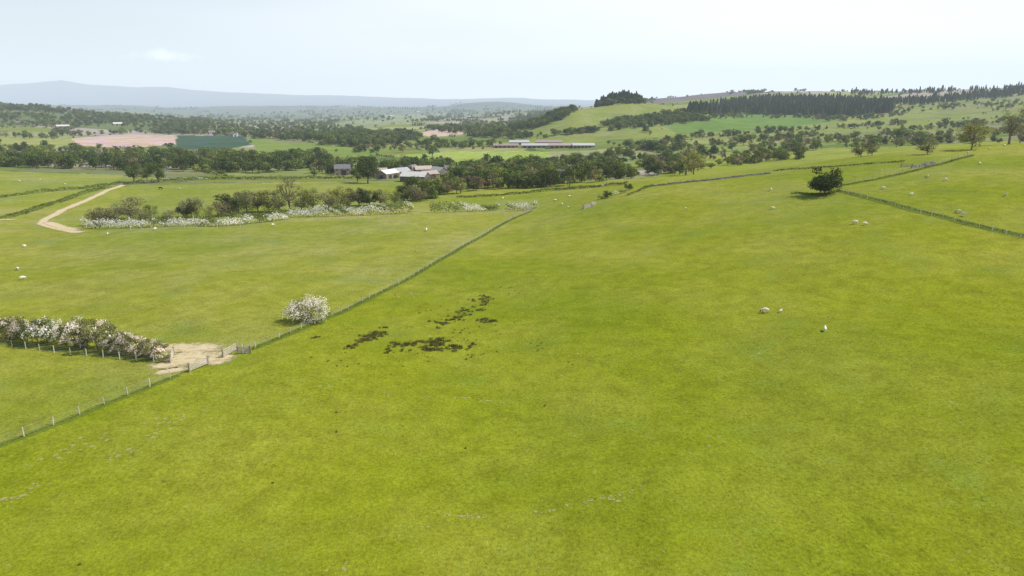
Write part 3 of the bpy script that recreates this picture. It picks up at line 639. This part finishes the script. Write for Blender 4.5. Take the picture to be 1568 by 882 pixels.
building("livestock_shed",840,221,0,40,14,3.6,6.4,(.32,.25,.23),(.3,.23,.18),0,5);building("livestock_shed",795,221,0,30,14,3.6,6.4,(.46,.46,.46),(.3,.23,.18),0,4)
for i in range(22):
    u,v=random.uniform(300,500),random.uniform(200,212)
    building("village_house",u,v,random.uniform(0,3),random.uniform(9,14),8,5,8,random.choice([Sl,(.2,.17,.16)]),random.choice([(.6,.58,.53),(.35,.3,.25),(.5,.45,.38)]),3,1,1)
for u,v in [(96,196),(30,190),(182,192),(640,172),(600,178),(720,180),(560,182)]:
    building("farm_barn",u,v,random.uniform(0,3),28,14,5,8,Wt,St,0,2)
# ---------------------------------------------------------------- animals
def animal(name,sc,woolc,facec,graze=True,cow=False):
    S=dict(v=[],r=[],e=[])
    def a(p,r,par=None):
        S['v'].append(p);S['r'].append(r)
        if par is not None:S['e'].append((par,len(S['v'])-1))
        return len(S['v'])-1
    b=.30 if not cow else .27
    pel=a((-.42,0,.74),(b*.85,b*.85));mid=a((0,0,.70),(b*1.05,b*1.08),pel);ch=a((.36,0,.70),(b*.9,b),mid)
    if graze: nk=a((.6,0,.56),(.15,.16),ch);hb=a((.74,0,.32),(.09,.10),nk);mz=a((.84,0,.10),(.05,.055),hb)
    else: nk=a((.56,0,.95),(.13,.14),ch);hb=a((.68,0,1.12),(.09,.10),nk);mz=a((.88,0,1.04),(.05,.055),hb)
    for s_ in(-1,1):
        h=a((-.42,s_*.14,.55),(.13,.11),pel);k=a((-.32,s_*.16,.43),(.08,.07),h);ho=a((-.49,s_*.15,.26),(.04,.035),k);f=a((-.45,s_*.15,.02),(.035,.03),ho)
        h=a((.34,s_*.13,.5),(.10,.09),ch);k=a((.37,s_*.13,.27),(.042,.04),h);f=a((.35,s_*.13,.02),(.035,.03),k)
        er=a((S['v'][hb][0]-.02,s_*.15,S['v'][hb][2]+.05),(.02,.035),hb)
    t=a((-.66,0,.72),(.04,.04),pel);a((-.70,0,.48),(.03,.03),t)
    me=bpy.data.meshes.new(name);me.from_pydata(S['v'],S['e'],[]);o=bpy.data.objects.new("tmp",me);scene.collection.objects.link(o)
    o.modifiers.new('s','SKIN')
    for i,r in enumerate(S['r']): me.skin_vertices[0].data[i].radius=r
    me.skin_vertices[0].data[0].use_root=True
    o.modifiers.new('ss','SUBSURF').levels=2
    dg=bpy.context.evaluated_depsgraph_get(); m2=bpy.data.meshes.new_from_object(o.evaluated_get(dg)); bpy.data.objects.remove(o); m2.name=name
    V=np.zeros(len(m2.vertices)*3,np.float32);m2.vertices.foreach_get('co',V);V=V.reshape(-1,3)
    c=np.ones((len(V),4),np.float32);c[:,:3]=woolc
    hp=np.array(S['v'][hb]);dd=np.linalg.norm(V-hp,axis=1);dm_=np.linalg.norm(V-np.array(S['v'][mz]),axis=1); c[(dd<.17)|(dm_<.2),:3]=facec; c[(V[:,2]<.3)&(V[:,0]<.55),:3]=np.array(facec)*.9
    V*=sc; m2.vertices.foreach_set('co',V.ravel()); ca=m2.color_attributes.new('Col','FLOAT_COLOR','POINT');ca.data.foreach_set('color',c.ravel())
    m2.polygons.foreach_set('use_smooth',np.ones(len(m2.polygons),bool)); m2.materials.clear();m2.materials.append(mwool);m2.update(); return m2
ewe=animal("ewe_grazing",.95,(.74,.69,.58),(.6,.55,.46));ewe2=animal("ewe_blackface",.95,(.74,.69,.58),(.05,.045,.04));ewe3=animal("ewe_standing",.92,(.76,.71,.60),(.6,.55,.46),False);lambm=animal("lamb",.55,(.80,.77,.70),(.7,.66,.6),False);cowm=animal("cow",1.6,(.025,.022,.02),(.02,.02,.02),True,True)
def put(name,m,u,v,rz=None,s=1):
    p=pick(u,v)
    if p: addobj(name,m,p,random.uniform(0,6.28) if rz is None else rz,s)
put("sheep",ewe2,1171,479,3.0,1.05);put("lamb",lambm,1195,478,.3,.9);put("lamb",lambm,1263,507,1.2,1.3);put("sheep",ewe,1309,343,3.1,1.1);put("sheep",ewe,1324,345,.2,1.0);put("sheep",ewe,1183,321,0,1.0);put("sheep",ewe,1352,290,3,1.0)
for i,(u,v) in enumerate([(1447,277),(1467,326),(1475,331),(1482,234),(1515,229),(1538,224),(653,354),(637,385),(35,428),(27,414),(38,379),(165,359),(418,346),(100,283),(30,278),(62,275),(860,314),(872,302),(770,305),(820,298),(690,318),(275,290),(1395,300),(870,318),(238,352),(850,308),(1180,292),(1050,320),(1500,252),(1420,272),(1540,300),(1350,262)]):
    put("sheep" if i%4!=3 else "lamb",[ewe,ewe2,ewe3,lambm][i%4],u,v,None,1.0)
put("cow",cowm,246,290,.2);put("cow",cowm,420,300,2.9)
# ---------------------------------------------------------------- light, sky, haze
AZ,EL=R(86),R(50)
S=Vector((math.cos(EL)*math.sin(AZ),math.cos(EL)*math.cos(AZ),math.sin(EL)))
sl=bpy.data.lights.new("sun",'SUN');sl.energy=5.0;sl.angle=R(.5);sl.color=(1,.955,.88);so=bpy.data.objects.new("sun",sl);scene.collection.objects.link(so);so.rotation_euler=S.to_track_quat('Z','Y').to_euler();so.location=(0,0,300)
w=bpy.data.worlds.new("World");scene.world=w;w.use_nodes=True;nt=w.node_tree;nt.nodes.clear()
ow=N(nt,'ShaderNodeOutputWorld');bg=N(nt,'ShaderNodeBackground');sk=N(nt,'ShaderNodeTexSky');sk.sky_type='NISHITA';sk.sun_disc=False;sk.sun_elevation=EL;sk.sun_rotation=AZ;sk.dust_density=1.5;sk.air_density=1.0;sk.altitude=200
tc=N(nt,'ShaderNodeTexCoord');mp=N(nt,'ShaderNodeMapping');mp.inputs['Scale'].default_value=(1.6,1.6,9);nt.links.new(tc.outputs['Generated'],mp.inputs[0])
cn=noise(nt,1.2,5,.5,mp.outputs[0])
sx_=N(nt,'ShaderNodeSeparateXYZ');nt.links.new(tc.outputs['Generated'],sx_.inputs[0])
side=mapr(nt,sx_.outputs['X'],-.60,.30,.40,1.0); alt=mapr(nt,sx_.outputs['Z'],.15,.36,1,.03)
mA=N(nt,'ShaderNodeMath',operation='MULTIPLY');nt.links.new(side,mA.inputs[0]);nt.links.new(mapr(nt,cn,.3,.65,.78,1.0),mA.inputs[1])
mB=N(nt,'ShaderNodeMath',operation='MULTIPLY');nt.links.new(mA.outputs[0],mB.inputs[0]);nt.links.new(alt,mB.inputs[1])
c=mixc(nt,mB.outputs[0],sk.outputs[0],(12.4,12.7,13.0))
D=Vector(((247-784)/F,cp+(441-86)/F*sp,-sp+(441-86)/F*cp)).normalized()
vs=N(nt,'ShaderNodeVectorMath',operation='SUBTRACT');nt.links.new(tc.outputs['Generated'],vs.inputs[0]);vs.inputs[1].default_value=D
vm=N(nt,'ShaderNodeVectorMath',operation='MULTIPLY');nt.links.new(vs.outputs[0],vm.inputs[0]);vm.inputs[1].default_value=(1,1,4)
vl=N(nt,'ShaderNodeVectorMath',operation='LENGTH');nt.links.new(vm.outputs[0],vl.inputs[0])
cn2=noise(nt,34,6,.65,tc.outputs['Generated']);mm=N(nt,'ShaderNodeMath',operation='MULTIPLY_ADD');nt.links.new(cn2,mm.inputs[0]);mm.inputs[1].default_value=.09;nt.links.new(vl.outputs['Value'],mm.inputs[2])
c=mixc(nt,mapr(nt,mm.outputs[0],.05,.085,.8,0),c,(14,14,14))
nt.links.new(c,bg.inputs[0]);bg.inputs[1].default_value=.1;nt.links.new(bg.outputs[0],ow.inputs[0])
mh,nt,o=newmat("haze_air");ab=N(nt,'ShaderNodeVolumeAbsorption');em=N(nt,'ShaderNodeEmission');ad=N(nt,'ShaderNodeAddShader')
SG=1/16000.;ab.inputs['Color'].default_value=(0,0,0,1);ab.inputs['Density'].default_value=SG;em.inputs[0].default_value=(.78,.90,1.0,1);em.inputs[1].default_value=SG*1.03  # haze brightness is added as emission, standing in for scattered sunlight
nt.links.new(ab.outputs[0],ad.inputs[0]);nt.links.new(em.outputs[0],ad.inputs[1]);nt.links.new(ad.outputs[0],o.inputs['Volume'])
G=Geo();G.box((0,12400,400),(78000,28000,1600),(1,1,1));addobj("haze",G.mesh("haze",[mh]))
